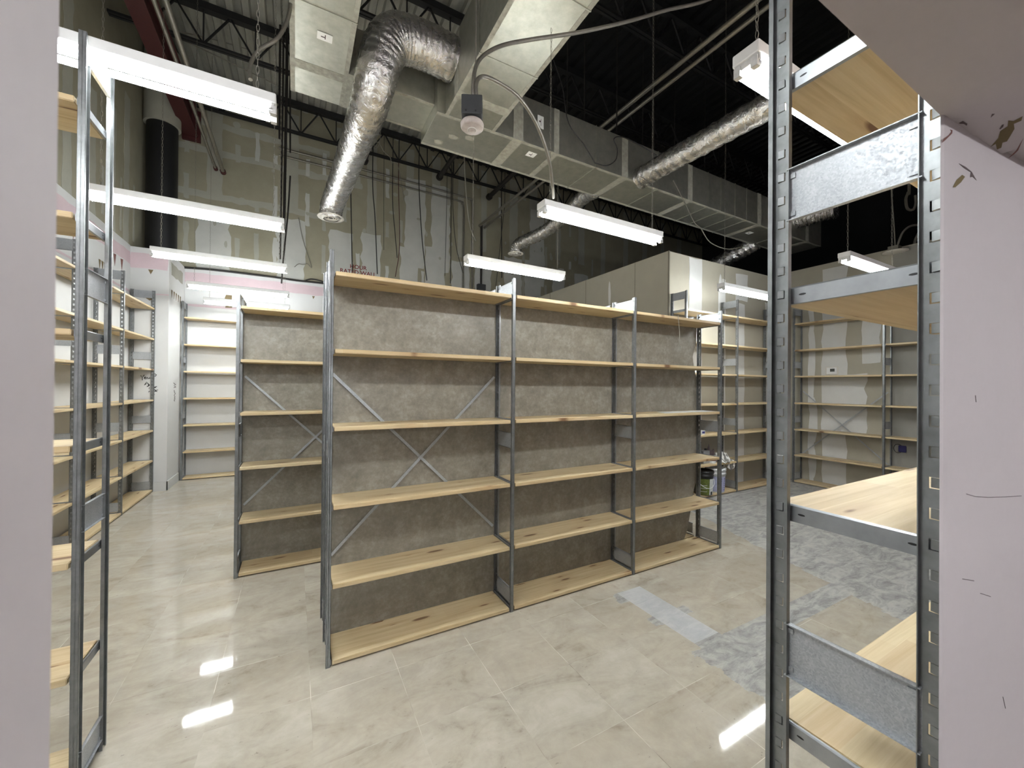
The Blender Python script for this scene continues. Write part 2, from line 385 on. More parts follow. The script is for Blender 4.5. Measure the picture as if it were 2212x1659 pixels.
# pier in the left corner
XP, YP = -1.905, 5.37
wp = MB(); wp.box(XL, YP, 0, XP, YB, 3.69)
on_y(ragged(XL+.01, 3.38, XP-.01, 3.6, .012), YP, wp, 1, .001); on_y([(XL,2.98),(XP,3.0),(XP,3.02),(XL,3.0)], YP, wp, 1, .001)
on_y([(-2.2,2.98),(-2.08,2.99),(-2.09,2.93),(-2.13,2.9),(-2.17,2.93)], YP-.001, wp, 2, .001)
on_y([(-2.15,3.37),(-2.09,3.37),(-2.12,3.3)], YP-.001, wp, 2, .001)
for k in range(5): on_xp([(5.5+k*.13,3.12),(5.57+k*.13,3.12),(5.53+k*.13,3.0)], XP, wp, 2, .001)
on_xp(ragged(5.5,3.36,6.2,3.55,.02), XP, wp, 3, .001)
struct(wp.build('wall_corner_pier', [M['paint'], M['pinkband'], M['tear'], M['mud2']]))
# marker writing on the pier
def strokes(name, lines, y, r, mat, label, cat):
    mb = MB()
    for ln in lines: mb.tube([Vector((a, y-.001, z)) for a, z in ln], r, 5)
    return tag(mb.build(name, mat), label, cat)
def SP(px, py, y=YP):
    q_ = at_y(px, py, y); return (q_.x, q_.z)
def zc(x, y): return SP(280+x/16.59, 780+y/16.59)
strokes('marker_writing', [[zc(400,515),zc(455,600),zc(530,495)],[zc(455,600),zc(460,690)],[zc(540,560),zc(530,640)],[zc(540,590),zc(580,560),zc(585,600),zc(555,640),zc(600,640)],
    [zc(610,600),zc(650,570),zc(620,640),zc(680,630),zc(715,575),zc(700,640),zc(760,600)],[zc(850,480),zc(860,560),zc(890,620)],[zc(850,480),zc(900,450),zc(965,490),zc(930,540),zc(860,555)],
    [zc(530,860),zc(600,750),zc(720,860)],[zc(540,850),zc(610,800)],[zc(620,920),zc(720,850)],[zc(640,780),zc(700,880),zc(640,915)],
    [zc(850,940),zc(980,910)],[zc(850,985),zc(990,1100)],[zc(860,960),zc(940,950)],[zc(900,1060),zc(1020,1030)],[zc(850,1110),zc(950,1080)],[zc(690,980),zc(720,950)],[zc(680,1110),zc(720,1080)],[zc(850,1200),zc(900,1190)]],
    YP, .0045, M['ink'], 'black marker scribble reading Yzeep on the white corner pier', 'writing')
def sy_(px, py):
    q_ = at_x(px, py, XP); return q_
mb = MB(); pts = [(1570,780),(1650,850),(1580,870),(1640,920),(1570,960),(1650,930)]
mb.tube([sy_(280+a/16.59, 780+b/16.59)+Vector((.002,0,0)) for a, b in pts], .0035, 5)
pts = [(1590,1040),(1600,1120),(1630,1160),(1590,1230),(1625,1290),(1590,1320),(1630,1360),(1590,1380),(1600,1440)]
mb.tube([sy_(280+a/16.59, 780+b/16.59)+Vector((.002,0,0)) for a, b in pts], .0035, 5)
tag(mb.build('faint_writing', M['scuff']), 'faint vertical pencil scrawl on the side of the corner pier beside the back shelves', 'writing')
# skirting of the pier
bb = MB(); bb.box(XL, YP-.012, 0, XP+.012, YP, .14).box(XP, YP-.012, 0, XP+.012, 6.04, .14)
struct(bb.build('baseboard_pier', M['paint']))
# partition box (right of the middle)
XK, YK, ZK = 4.72, 1.56, 3.70
pt = MB(); pt.box(XK, YK, 0, 9.6, YK+.12, ZK); pt.box(XK, YK+.12, 0, XK+.12, YB, ZK)
for a in ((5.2,0,5.51,3.69), (6.02,0,6.12,3.46), (6.42,0,6.66,3.1), (7.3,0,7.44,3.2)): on_y(ragged(*a, .012, .2), YK, pt, 1)
on_y(ragged(6.4,3.15,6.75,3.6,.02), YK, pt, 1)
on_y(blob(5.98,3.1,.05,.45,16,.08), YK, pt, 1)
on_y([(4.735,0),(4.755,0),(4.755,3.69),(4.735,3.69)], YK, pt, 2, .001)
for y in (2.22,3.48,4.7): on_xm([(y-.004,0),(y+.004,0),(y+.004,ZK),(y-.004,ZK)], XK, pt, 2, .001)
on_xm(blob(2.82,3.3,.03,.22,14,.1), XK, pt, 1)
pt.box(XK-.001, YK-.02, 0, XK+.02, YK, ZK, 2)
struct(pt.build('wall_partition', [M['lightdry'], M['lightmud'], M['seam']]))
# right wall
wr = MB(); wr.box(XR, YF, 0, XR+.12, YK, 3.8)
for a in ((.55,0,.9,3.7), (1.02,0,1.1,3.4)): on_xm(ragged(*a, .02, .2), XR, wr, 1)
on_xm(blob(1.05,2.2,.05,.55,16,.1), XR, wr, 1); on_xm(blob(1.02,1.1,.055,.4,16,.1), XR, wr, 1); on_xm(blob(1.04,.35,.06,.3,16,.1), XR, wr, 1)
on_xm(ragged(.12,2.05,.35,3.0,.02), XR, wr, 1); on_xm(ragged(.3,.9,.62,1.9,.03), XR, wr, 1)
on_xm(ragged(-2.2,0,-.02,3.78,.01,.3), XR, wr, 2, .001)
struct(wr.build('wall_right', [M['lightdry'], M['lightmud'], M['greydry']]))
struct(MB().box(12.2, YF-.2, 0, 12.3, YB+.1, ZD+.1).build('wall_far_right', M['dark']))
# doorway wall with header, camera stands in the opening
WT = .125; XD0, XD1, ZH = -.254, .60, 2.03
dw = MB(); dw.box(XL, YF-WT, 0, XD0, YF, ZD+.1)
dw.box(XD0-.3, YF-.108, ZH, 3.3, YF-.004, 2.72); dw.box(XD0, YF-.1, ZH+.001, XD1+.05, YF, ZD+.1)
SL = -.09
pl = [(XD1,YF),(XD1+.004,YF-.0025),(XD1+.014,YF-.004),(3.25,YF-.004+SL*(3.25-.614)),(12.2,YF-.004+SL*(3.25-.614)),(12.2,YF)]
n_ = len(pl)
dw.add([(a,b,0) for a,b in pl]+[(a,b,ZD+.1) for a,b in pl], [tuple(range(n_)), tuple(range(2*n_-1,n_-1,-1))]+[((i+1)%n_,i,i+n_,(i+1)%n_+n_) for i in range(n_)])
# sloped facet between soffit and wall face
A_ = (.614,YF-.004,2.030); B_ = (.79,YF-.004-.61*.176,2.030); C_ = (.79,YF-.004+SL*.176,2.022)
dw.add([A_,B_,C_,(.79,YF,2.05)], [(0,2,1),(0,1,3),(1,2,3),(2,0,3)])
struct(dw.build('wall_doorway', M['mauve']))
# torn paper and scuffs on the splayed jamb
jt = Vector((1, SL, 0)).normalized(); jn = Vector((SL, -1, 0)).normalized()
J0 = Vector((XD1+.014, YF-.004, 0))
def jam(px, py):
    r = FW + RT*(px-1106)/FPX - UP*(py-829.5)/FPX; t = (J0-CAM).dot(jn)/r.dot(jn); return CAM + r*t
def jp(x, y): return jam(1912+x/7.373, 180+y/7.373)
fn = (Vector(B_)-Vector(A_)).cross(Vector(C_)-Vector(A_)).normalized(); fn = fn if fn.z < 0 else -fn
def fac(x, y):
    r = FW + RT*(1912+x/7.373-1106)/FPX - UP*(180+y/7.373-829.5)/FPX; t = (Vector(A_)-CAM).dot(fn)/r.dot(fn); return CAM + r*t
def j2(x, y): return jam(1600+x/3.614, 800+y/3.614)
def j3(x, y): return jam(1600+x/3.614, 1209+y/3.614)
dmg = thing('paint_damage', 'torn brown paper and dark scuffs on the mauve wall right of the opening', 'wall damage', jp(1300,1200))
O_ = dmg.location.copy()
for q_, mi, nm, wh in (([(1650,1040),(1800,870),(1830,760),(1950,680),(1960,590),(2040,600),(2190,520),(2170,590),(2050,640),(2060,720),(1990,840),(1940,920),(1870,940),(1850,1020),(1780,1050),(1760,960),(1690,1000)],'tear','torn_paper',1),
              ([(1820,720),(1860,660),(1890,650),(1880,690),(1830,730)],'scuff','scuff_mark',1), ([(1170,630),(1240,595),(1310,640),(1300,670),(1250,640),(1200,640)],'scuff','scuff_mark',1),
              ([(900,950),(930,880),(1000,830),(1050,770),(1030,740),(1065,750),(1060,800),(990,870),(950,910)],'tearred','scuff_mark',0),
              ([(1070,1659),(1130,1540),(1220,1460),(1265,1490),(1200,1580),(1110,1659)],'tear','torn_paper',0), ([(1170,1280),(1270,1330),(1370,1410),(1450,1550),(1390,1490),(1350,1500),(1360,1420),(1250,1350)],'scuff','scuff_mark',0),
              ([(1680,540),(1700,480),(1770,445),(1740,490)],'scuff','scuff_mark',1), ([(1960,1190),(2090,1060),(2200,870),(2120,1060),(2050,1130)],'tearred','scuff_mark',1)):
    nn = fn if wh else jn; f_ = fac if wh else jp; mb = MB(); mb.poly([f_(*a)+nn*.0003-O_ for a in q_], nn, .0003); mb.build(nm, M[mi], dmg)
for ln in ([j2(1760,965),j2(1830,985),j2(1930,992),j2(2060,988),j2(2190,980)], [j2(1830,195),j2(1836,248)], [j3(1730,150),j3(1820,165)], [j3(1870,262),j3(1950,288)], [j3(2045,1070),j3(2065,1160)]):
    MB().tube([p+jn*.0002-O_ for p in ln], .0005, 4).build('scratch', M['scuff'], dmg)
# small room the camera stands in
struct(MB().box(3.2, -5, 0, 3.3, -2.57, 2.7).build('wall_back_room_right', M['mauve']))
struct(MB().box(XL, -5.1, 0, 3.3, -5, 2.7).build('wall_back_room_rear', M['mauve']))
struct(MB().box(XL-.1, -5.1, 2.7, 3.3, YF-.06, 2.78).build('ceiling_back_room', M['paint']))

# stencilled words
def text(name, body, size, mat, loc, rot, label, cat, ext=.0006, parent=None, sx=1):
    c = bpy.data.curves.new(name, 'FONT'); c.body = body; c.size = size; c.align_x = 'CENTER'; c.extrude = ext; c.space_line = .95; c.offset = size*.012
    o = bpy.data.objects.new(name, c); bpy.context.view_layer.update(); COL.objects.link(o)
    dg = bpy.context.evaluated_depsgraph_get(); me = bpy.data.meshes.new_from_object(o.evaluated_get(dg)); me.materials.clear(); me.materials.append(mat)
    bpy.data.objects.remove(o); o = link(name, me, parent, loc); o.rotation_euler = rot; o.scale.x = sx
    if label: tag(o, label, cat)
    return o
text('wall_lettering', 'HOUR\nRATED WALL', .118, M['redink'], (.965, YB-.002, 4.09), (PI/2,0,0), 'dark red stencilled words HOUR RATED WALL on the bare back wall', 'lettering')

# ------------------------------------------------------------------ shelving
def post_mesh(Hh, flip):
    mb = MB(); s = -1 if flip else 1; Wd = .041; t = .001
    pitch = .0508; n = int(Hh/pitch); y0, y1, hh = .0145, .0295, .019
    def P(x, y, z): return (x, s*y, z)
    for sx in (-t, t):
        z = 0
        for k in range(n):
            a = k*pitch; b = a+pitch if k < n-1 else Hh; c0 = a+.014; c1 = c0+hh
            vs = [P(sx,0,a),P(sx,Wd,a),P(sx,Wd,b),P(sx,0,b),P(sx,y0,c0),P(sx,y1,c0),P(sx,y1,c1),P(sx,y0,c1)]
            mb.add(vs, [(0,1,5,4),(1,2,6,5),(2,3,7,6),(3,0,4,7)])
            if sx > 0: # punched louvre tab filling the slot, turned slightly
                q = [P(-.0004,y0,0),P(.0036,y0+.0015,0),P(.0006,y1-.0026,0),P(-.0046,y1-.0034,0)]
                vv = [(x,y,c0+.002) for x,y,_ in q]+[(x,y,c1-.0008) for x,y,_ in q]
                mb.add(vv, [(0,1,2,3),(7,6,5,4)]+[(i,i+4,(i+1)%4+4,(i+1)%4) for i in range(4)])
    def bx(x0,ya,x1,yb): mb.box(x0, min(s*ya,s*yb), 0, x1, max(s*ya,s*yb), Hh)
    bx(-.012,0,.012,.002); bx(-.012,0,-.0105,.009); bx(.0105,0,.012,.009)
    bx(-.001,Wd-.0015,.011,Wd); bx(-.0012,0,.0012,.003)
    return mb.mesh('post', M['galv'])
POST = {}
def get_post(Hh, flip):
    if (Hh, flip) not in POST: POST[(Hh, flip)] = post_mesh(Hh, flip)
    return POST[(Hh, flip)]
def plate_mesh():
    mb = MB(); mb.box(-.0012,.036,-.055,.0012,.244,.055); mb.box(-.0012,.036,.053,.011,.244,.055); mb.box(-.0012,.036,-.055,.011,.244,-.053)
    for y in (.044,.232): mb.box(-.004,y-.006,-.045,.004,y+.006,-.035).box(-.004,y-.006,.035,.004,y+.006,.045)
    return mb.mesh('end_plate', M['plate'])
PLATE = plate_mesh()
def support_mesh():
    mb = MB(); n = 10; prof = [(-.002,-.032),(.008,-.032),(.010,-.028),(.010,-.006),(.0085,.001),(.004,.004),(0,.004),(-.002,.001)]
    m_ = len(prof); ys = [.012,.02]+[.02+(.24)*i/8 for i in range(1,8)]+[.26,.268]
    vs = [(x,y,z) for y in ys for x,z in prof]
    mb.add(vs, [(i*m_+k,(i+1)*m_+k,(i+1)*m_+(k+1)%m_,i*m_+(k+1)%m_) for i in range(len(ys)-1) for k in range(m_)]+[tuple(range(m_)),tuple(range(len(ys)*m_-1,len(ys)*m_-m_-1,-1))])
    for y in (.05,.22): # dark oval slots pressed in the rail
        mb.add([(.0104 if s_ else .0100, y+.007*math.cos(2*PI*k/10), -.014+.0022*math.sin(2*PI*k/10)) for s_ in (1,) for k in range(10)], [tuple(range(10))], 1)
        mb.add([(-.0024, y+.007*math.cos(2*PI*k/10), -.014+.0022*math.sin(2*PI*k/10)) for k in range(10)], [tuple(range(9,-1,-1))], 1)
    return mb.mesh('shelf_support', [M['rail'], M['black']])
SUP = support_mesh()
BW = 1.22
def board_mesh(L=1.176, D=.278):
    bm = bmesh.new(); bmesh.ops.create_cube(bm, size=1)
    for v in bm.verts: v.co.x = (v.co.x+.5)*L; v.co.y = (v.co.y+.5)*D; v.co.z = (v.co.z-.5)*.025
    bmesh.ops.bevel(bm, geom=bm.edges[:], offset=.0025, segments=2, affect='EDGES')
    me = bpy.data.meshes.new('shelf_board'); bm.to_mesh(me); bm.free(); me.materials.append(M['wood']); return me
BOARD = board_mesh()
def panel_mesh(Hh, cut=0):
    mb = MB(); x1 = 1.22
    if cut: # last panel of the long unit: right edge curls away at the top and is cut short at the foot
        o = [(0,.0),(.0,Hh)]+[(x1-.01,Hh)]+[(x1-.02,2.12),(x1-.055,2.05),(x1-.075,1.98),(x1-.05,1.85),(x1-.01,1.76),(x1-.01,.62)]+[(x1-.06,.5),(x1-.1,.3),(x1-.15,.12),(x1-.2,.03),(.75,.012),(.5,.05),(.3,.03)]
        mb.poly([(a,0,z) for a,z in o], (0,1,0), .004)
    else: mb.box(0,0,.015,x1,.004,Hh)
    return mb.mesh('back_panel', M['panel'])
def shelving(name, label, cat, loc, rz, bays, Hh, levels, rows=1, brace=(), panels=False, group=None, skip=()):
    t = thing(name, label, cat, loc, rz, group); D = .28
    for b in range(bays+1):
        x = b*BW
        link('post', get_post(Hh, False), t, (x,0,0)); link('post', get_post(Hh, True), t, (x,D,0))
        if rows == 2: link('post', get_post(Hh, True), t, (x,2*D+.01,0))
        for r in range(rows):
            yo = r*(D+.01); zs = (.105, 1.10, 2.06, 2.99) if Hh > 2.8 else (.105, 1.245, 2.37)
            for z in zs: link('end_plate', PLATE, t, (x, yo, z))
            for z in levels:
                for sgn in ((1,) if b == 0 else (-1,) if b == bays else (1,-1)):
                    o = link('shelf_support', SUP, t, (x+sgn*.008, yo, z))
                    if sgn < 0: o.rotation_euler.z = PI; o.location = (x-.008, yo+.28, z)
    for b in range(bays):
        for r in range(rows):
            yo = r*(D+.01)
            for z in levels:
                if (b, r, z) in skip: continue
                o = link('shelf_board', BOARD, t, (b*BW+.022, yo+.001, z+random.uniform(-.002,.002)))
        if panels: link('back_panel', panel_mesh(Hh-.09, b == bays-1 and rows == 2 and Hh < 2.8 and panels == 2), t, (b*BW, D+.001, 0))
        if b in brace:
            z0, z1 = (.55,1.72) if Hh < 2.8 else (.49,1.60)
            a = MB(); a.bar((b*BW+.03,D-.014,z1),(b*BW+BW-.03,D-.014,z0),.002,.019,up=(0,0,1)); a.build('cross_brace', M['plate'], t)
            a = MB(); a.bar((b*BW+.03,D-.018,z0),(b*BW+BW-.03,D-.018,z1),.002,.019,up=(0,0,1)); a.build('cross_brace', M['plate'], t)
    return t
LV6 = [.036,.478,.938,1.402,1.86,2.318]; LV7 = [.036,.485,.938,1.40,1.862,2.322,2.785]
shelving('shelving_unit', 'long double-sided shelving unit in the centre with brown back panels and three bays', 'shelving', (0,0,0), 0, 3, 2.44, LV6, 2, (0,), 2)
shelving('shelving_unit', 'shelving unit with brown back panels standing behind the central one, only its left bay showing', 'shelving', (-.612,1.53,0), 0, 3, 2.44, LV6, 2, (0,), 1)
shelving('shelving_unit', 'near left tall shelving unit, seen end on beside the left door jamb', 'shelving', (-2.155,-.333,0), 0, 1, 3.05, LV7)
shelving('shelving_unit', 'near right tall shelving unit, seen end on against the right door jamb', 'shelving', (.741+2*BW,-2.037,0), PI, 2, 3.05, LV7)
shelving('shelving_unit', 'tall shelving run along the left wall ending at the white corner pier', 'shelving', (-2.06,.47,0), PI/2, 4, 3.05, LV7)
shelving('shelving_unit', 'tall shelving unit against the back wall right of the corner pier', 'shelving', (-1.87,6.05,0), 0, 2, 3.05, LV7)
shelving('shelving_unit', 'tall shelving unit in front of the partition holding buckets and rags', 'shelving', (4.755,1.25,0), 0, 2, 3.05, LV7)
shelving('shelving_unit', 'tall shelving run on the right wall around the thermostat', 'shelving', (7.51,1.2,0), -PI/2, 2, 3.05, LV7, 1, (0,))

# ------------------------------------------------------------------ lamps
def chain_mesh(L):
    mb = MB(); p = .034; n = int(L/p)
    for k in range(n):
        z = p*k+p/2; pts = []
        for i in range(7):
            a = 2*PI*i/6; u = .0065*math.cos(a); w = .021*math.sin(a)
            pts.append((u, 0, z+w) if k % 2 else (0, u, z+w))
        mb.tube(pts, .0016, 3, 0, False)
    return mb.mesh('hanging_chain', M['pipe'])
CH = chain_mesh(3.95)
fx = MB(); Lf = 1.22
fx.box(-Lf/2,-.054,-.05,Lf/2,.054,0); FXH = fx.mesh('housing', M['white'])
fs = MB()
for s_ in (1,):
    xe = s_*(Lf/2-.012)
    fs.box(min(xe,xe-s_*.004)-.004,-.05,-.075,max(xe,xe-s_*.004)+.004,.05,-.05)
    for y in (-.034,.034): fs.box(xe-s_*.0-.012,y-.013,-.098,xe+.012,y+.013,-.06)
FXS = fs.mesh('lampholder', M['socket'])
ft = MB(); ft.tube([(-Lf/2+.03,0,0),(Lf/2-.03,0,0)], .0145, 10); FXT = ft.mesh('fluorescent_tube', M['tube'])
fe = MB()
for s_ in (1,): fe.tube([(s_*(Lf/2-.03),0,0),(s_*(Lf/2-.014),0,0)], .0148, 10)
FXE = fe.mesh('tube_cap', M['tin'])
CHS = chain_mesh(1.30)
def lamp(x, y, z, label):
    t = thing('ceiling_light', label, 'light', (x,y,z), 0, 'suspended strip lights'); back = y < -2.6
    o = link('housing', FXH, t); b = o.modifiers.new('bevel','BEVEL'); b.width = .006; b.segments = 2
    for a_ in (0, PI): link('lampholder', FXS, t).rotation_euler.z = a_
    for yy in (-.034,.034):
        k = link('fluorescent_tube', FXT, t, (0,yy,-.08)); link('tube_cap', FXE, k); link('tube_cap', FXE, k).rotation_euler.z = PI
    for s_ in (-1,1):
        xx = x+s_*(Lf/2-.08); und = (1.08 < xx < 1.62 and y < 1.17) or (1.0 < xx < 8.4 and 1.17 < y < 1.75)
        if not back: link('hanging_chain', CHS if und else CH, t, (s_*(Lf/2-.08),0,.0))
xl = -.885
lamp(xl, -1.8, 3.05, 'white twin tube strip light above the left side of the doorway')
for y, z, lb in ((-.262,3.05,'strip light of the left row cut by the left door jamb'), (1.37,3.05,'second strip light of the left row counted from the camera'),
                 (2.82,3.05,'third strip light of the left row, the middle one of the five'), (4.36,3.05,'fourth strip light of the left row, just behind the back-row post'), (5.47,3.04,'farthest strip light of the left row, near the back wall')):
    lamp(xl, y, z, 'white twin tube '+lb)
lamp(1.975, -.12, 2.99, 'white twin tube strip light hanging in front of the big duct, above the central unit')
lamp(1.935, 1.23, 2.98, 'white twin tube strip light behind the central unit near the small round diffuser')
lamp(1.98, -1.6, 3.0, 'white twin tube strip light at the top right behind the near right upright')
lamp(5.23, .65, 3.0, 'white twin tube strip light in front of the drywall partition')
lamp(5.17, -.68, 3.0, 'white twin tube strip light seen through the near right shelving unit')
lamp(.5, -4.1, 2.3, 'white twin tube strip light in the small room behind the camera')

# ------------------------------------------------------------------ ducts
def duct(name, label, x0,y0,z0,x1,y1,z1, bands, axis):
    t = thing(name, label, 'duct', ((x0+x1)/2,(y0+y1)/2,z0))
    ox, oy, oz = (x0+x1)/2,(y0+y1)/2,z0
    MB().box(x0-ox,y0-oy,0,x1-ox,y1-oy,z1-oz).build('duct_body', M['duct'], t, .004)
    for c, w in bands:
        mb = MB(); e = .0025
        if w > 0:
            n = 24; prof = []
            for i in range(n+1): prof.append(rnd.uniform(-.012,.012))
            if axis == 'x': mb.box(c-w-ox,y0-e-oy,-e,c+w-ox,y1+e-oy,z1-oz+e)
            else: mb.box(x0-e-ox,c-w-oy,-e,x1+e-ox,c+w-oy,z1-oz+e)
            mb.build('sealant_band', M['mastic'], t)
        else: # standing crease
            if axis == 'x': mb.box(c-.004-ox,y0-.006-oy,-.006,c+.004-ox,y1+.006-oy,z1-oz+.006)
            else: mb.box(x0-.006-ox,c-.004-oy,-.006,x1+.006-ox,c+.004-oy,z1-oz+.006)
            mb.build('seam_rib', M['duct'], t)
    # corner sealant along the long lower edges
    mb = MB(); w = .035
    if axis == 'x':
        for y in (y0,y1): s_ = 1 if y == y0 else -1; mb.box(x0-ox, min(y,y+s_*w)-oy-.001, -.002, x1-ox, max(y,y+s_*w)-oy+.001, .001)
    else:
        for x in (x0,x1): s_ = 1 if x == x0 else -1; mb.box(min(x,x+s_*w)-ox-.001, y0-oy, -.002, max(x,x+s_*w)-ox+.001, y1-oy, .001)
    mb.build('sealant_edge', M['mastic'], t)
    return t
dA = duct('supply_duct', 'wide galvanised duct running toward the camera at the top, right of the foil elbow', 1.08,-2.32,4.30,1.62,1.17,4.87, [(.86,.05),(-.35,0),(-1.3,.05),(.35,0),(-.8,0)], 'y')
dB = duct('supply_duct', 'long galvanised duct crossing the ceiling to the right above the partition', 1.0,1.17,4.30,8.4,1.75,4.80, [(1.9,.06),(2.4,.035),(2.98,0),(3.45,.05),(4.05,0),(4.7,.05),(5.1,0),(5.4,0),(5.75,0),(6.05,0),(6.4,.05),(7.2,0),(7.9,.05)], 'x')
dC = duct('supply_duct', 'galvanised duct at the top left of the foil elbow, running toward the camera', -.245,-2.32,4.42,.21,1.74,4.9, [(1.35,.05),(.7,0),(.2,.05),(-.4,0),(-1.2,0)], 'y')
dD = duct('duct_connector', 'short pale duct piece joining the two big ducts below the foil elbow', .21,1.26,4.42,1.0,1.74,4.86, [(.55,0),(.24,.03)], 'x')
for k_, (a_, b_, r_) in enumerate(((1.16,1.63,.05),(1.27,1.47,.05),(1.43,1.40,.05))):
    mb = MB(); mb.poly([(a_-dB.location.x+r_*math.cos(i*PI/8)*(1+.15*math.sin(i*2.3)), b_-dB.location.y+.8*r_*math.sin(i*PI/8), -.0005) for i in range(16)][::-1], (0,0,-1), .003); mb.build('sealant_spot', M['mastic'], dB)
def sticker(parent, p, u, v, n, w, h):
    mb = MB(); p = Vector(p)-parent.location; u = Vector(u); v = Vector(v); n = Vector(n)
    mb.poly([p-u*w-v*h, p+u*w-v*h, p+u*w+v*h, p-u*w+v*h], n, .001)
    q = p+n*.0012; mb.poly([q-u*w*.5-v*h*.05, q+u*w*.0-v*h*.05, q+u*w*.0+v*h*.2, q-u*w*.5+v*h*.2], n, .0006, 1)
    mb.poly([q+u*w*.0-v*h*.6, q+u*w*.12-v*h*.6, q+u*w*.12+v*h*.5, q+u*w*.0+v*h*.5], n, .0006, 1)
    mb.build('duct_label', [M['paper'], M['scuff']], parent)
sticker(dB, (2.16,1.33,4.297), (1,0,0), (0,1,0), (0,0,-1), .055,.045)
sticker(dB, (2.18,1.166,4.58), (1,0,0), (0,0,1), (0,-1,0), .04,.07)
sticker(dC, (.0,.95,4.417), (1,0,0), (0,1,0), (0,0,-1), .055,.04)
sticker(dB, (6.6,1.45,4.297), (1,0,0), (0,1,0), (0,0,-1), .06,.045)
def flex(name, label, path, r, diffuser=None, mat='foil', ends=0, seed=1, amp=.035, r1=None):
    P0 = Vector(path[0]); t = thing(name, label, 'duct', P0)
    pts = [p-P0 for p in smooth(path, 22)]; n = 40; rg = random.Random(seed); m_ = len(pts)
    ph = [rg.uniform(0,6.28) for _ in range(12)]; jit = [[rg.gauss(0,1) for _ in range(n)] for _ in range(m_)]
    # local curvature makes the jacket bunch up
    def rf(i, k, a):
        c = 0
        if 2 < i < m_-3: c = (pts[i-2]-pts[i]).angle(pts[i]-pts[i+2], 0)
        w = .25*math.sin(3*a+ph[0]+i*.11)+.2*math.sin(5*a-i*.35+ph[1])+.55*math.sin(i*1.15+1.4*math.sin(a+ph[4])+ph[2])+.2*math.sin(7*a+i*.6+ph[3])+.16*jit[i][k]
        e = 1.6 if (i < 7 or i > m_-8) else 1
        f_ = min(1, max(0, (i/m_-.3)/.35)); rr = r if r1 is None else r+(r1-r)*f_
        return rr*(1+amp*w*(1+2.0*min(c,.5))*e)
    mb = MB(); mb.tube(pts, r, n, 0, True, rf); mb.build('foil_sleeve', M[mat], t)
    if diffuser:
        R = diffuser; e = pts[-1]; d = MB()
        d.lathe([(R*.55,.03),(R*.6,.004),(R,.0),(R*1.01,-.006),(R*.8,-.012),(R*.62,-.004),(R*.60,-.03),(R*.56,-.03)], 36, e-Vector((0,0,.01)))
        d.build('diffuser', M['diff'], t)
        for q in (.5,.36,.22):
            d = MB(); d.lathe([(R*q,-.004),(R*(q+.045),-.014),(R*(q+.04),-.018),(R*(q-.02),-.006)], 32, e-Vector((0,0,.01))); d.build('diffuser_ring', M['diff'], t)
        d = MB(); d.lathe([(0,.01),(R*.56,.01)], 32, e-Vector((0,0,.01))); d.build('diffuser_throat', M['black'], t)
    return t
flex('flexible_duct', 'thick crumpled foil duct bending at an elbow down to a round diffuser', [(1.085,.957,4.67),(.86,.957,4.69),(.66,.96,4.68),(.53,.965,4.63),(.455,.985,4.5),(.41,1.05,4.3),(.375,1.25,4.15),(.345,1.55,4.10),(.32,2.0,4.10),(.29,2.6,4.11),(.25,3.1,4.08),(.225,3.3,4.02),(.22,3.34,3.92)], .183, .165, seed=4, amp=.022, r1=.142)
flex('flexible_duct', 'straight foil duct leaving the near side of the long duct toward the top right', [(3.72,1.18,4.36),(3.73,.8,4.36),(3.75,.3,4.36),(3.79,-.3,4.37),(3.82,-.9,4.34),(3.83,-1.3,4.3)], .125, None, seed=8, amp=.06)
flex('flexible_duct', 'thin foil duct behind the right strip light ending in a small round diffuser', [(3.45,1.70,4.38),(3.5,2.1,4.42),(3.56,2.6,4.36),(3.50,3.1,4.27),(3.4,3.5,4.24),(3.34,3.72,4.2),(3.33,3.78,4.08)], .105, .14, seed=11, amp=.05)
flex('flexible_duct', 'short bagged foil duct end on the far right of the long duct', [(7.55,1.19,4.62),(7.56,1.0,4.62),(7.6,.8,4.63),(7.62,.62,4.62)], .15, None, seed=15, amp=.09)
flex('flexible_duct', 'foil duct drooping over the drywall partition at the far right', [(7.3,1.73,4.36),(7.2,2.1,4.2),(7.1,2.6,4.05),(7.0,3.2,4.0),(6.9,3.9,3.98)], .14, None, seed=19, amp=.07)

# ------------------------------------------------------------------ roof steel
def joist(y, idx, label):
    t = thing('roof_joist', label, 'roof joist', (0,y,6.45), 0, 'open web roof joists')
    MB().box(-2.36,-.05,.50,12.1,.05,.60).build('top_chord', M['joist'], t)
    mb = MB(); mb.box(-2.36,-.045,0,12.1,-.008,.03); mb.box(-2.36,.008,0,12.1,.045,.03); mb.build('bottom_chord', M['joist'], t)
    web = MB(); x = -2.3; p = .62
    while x < 12.1-p:
        web.bar((x,0,.52),(x+p/2,0,.02),.022,.022); web.bar((x+p/2,0,.02),(x+p,0,.52),.022,.022); web.bar((x+p/2,0,.02),(x+p/2,0,.52),.018,.018); x += p
    web.build('web_bracing', M['joist'], t)
for i, (y, lb) in enumerate(((6.1,'black open web roof joist closest to the back wall'), (4.5,'black open web roof joist next to the one at the back wall'), (2.9,'black open web roof joist crossing behind the foil elbow'),
        (1.35,'black open web roof joist above the long crossing duct'), (-.25,'black open web roof joist high above the near strip lights'), (-1.85,'black open web roof joist closest to the doorway wall'))): joist(y, i, lb)
t = thing('steel_beam', 'dark red primed steel beam running to the back wall at the top left', 'beam', (-1.83,2,6.2))
mb = MB(); mb.box(-.1,-4.2,-.2,.1,4.34,-.185); mb.box(-.1,-4.2,.235,.1,4.34,.25); mb.box(-.006,-4.2,-.19,.006,4.34,.24); mb.build('beam_section', M['redsteel'], t)
MB().box(-.13,4.30,-.26,.13,4.355,.28).build('end_plate', M['redsteel'], t)
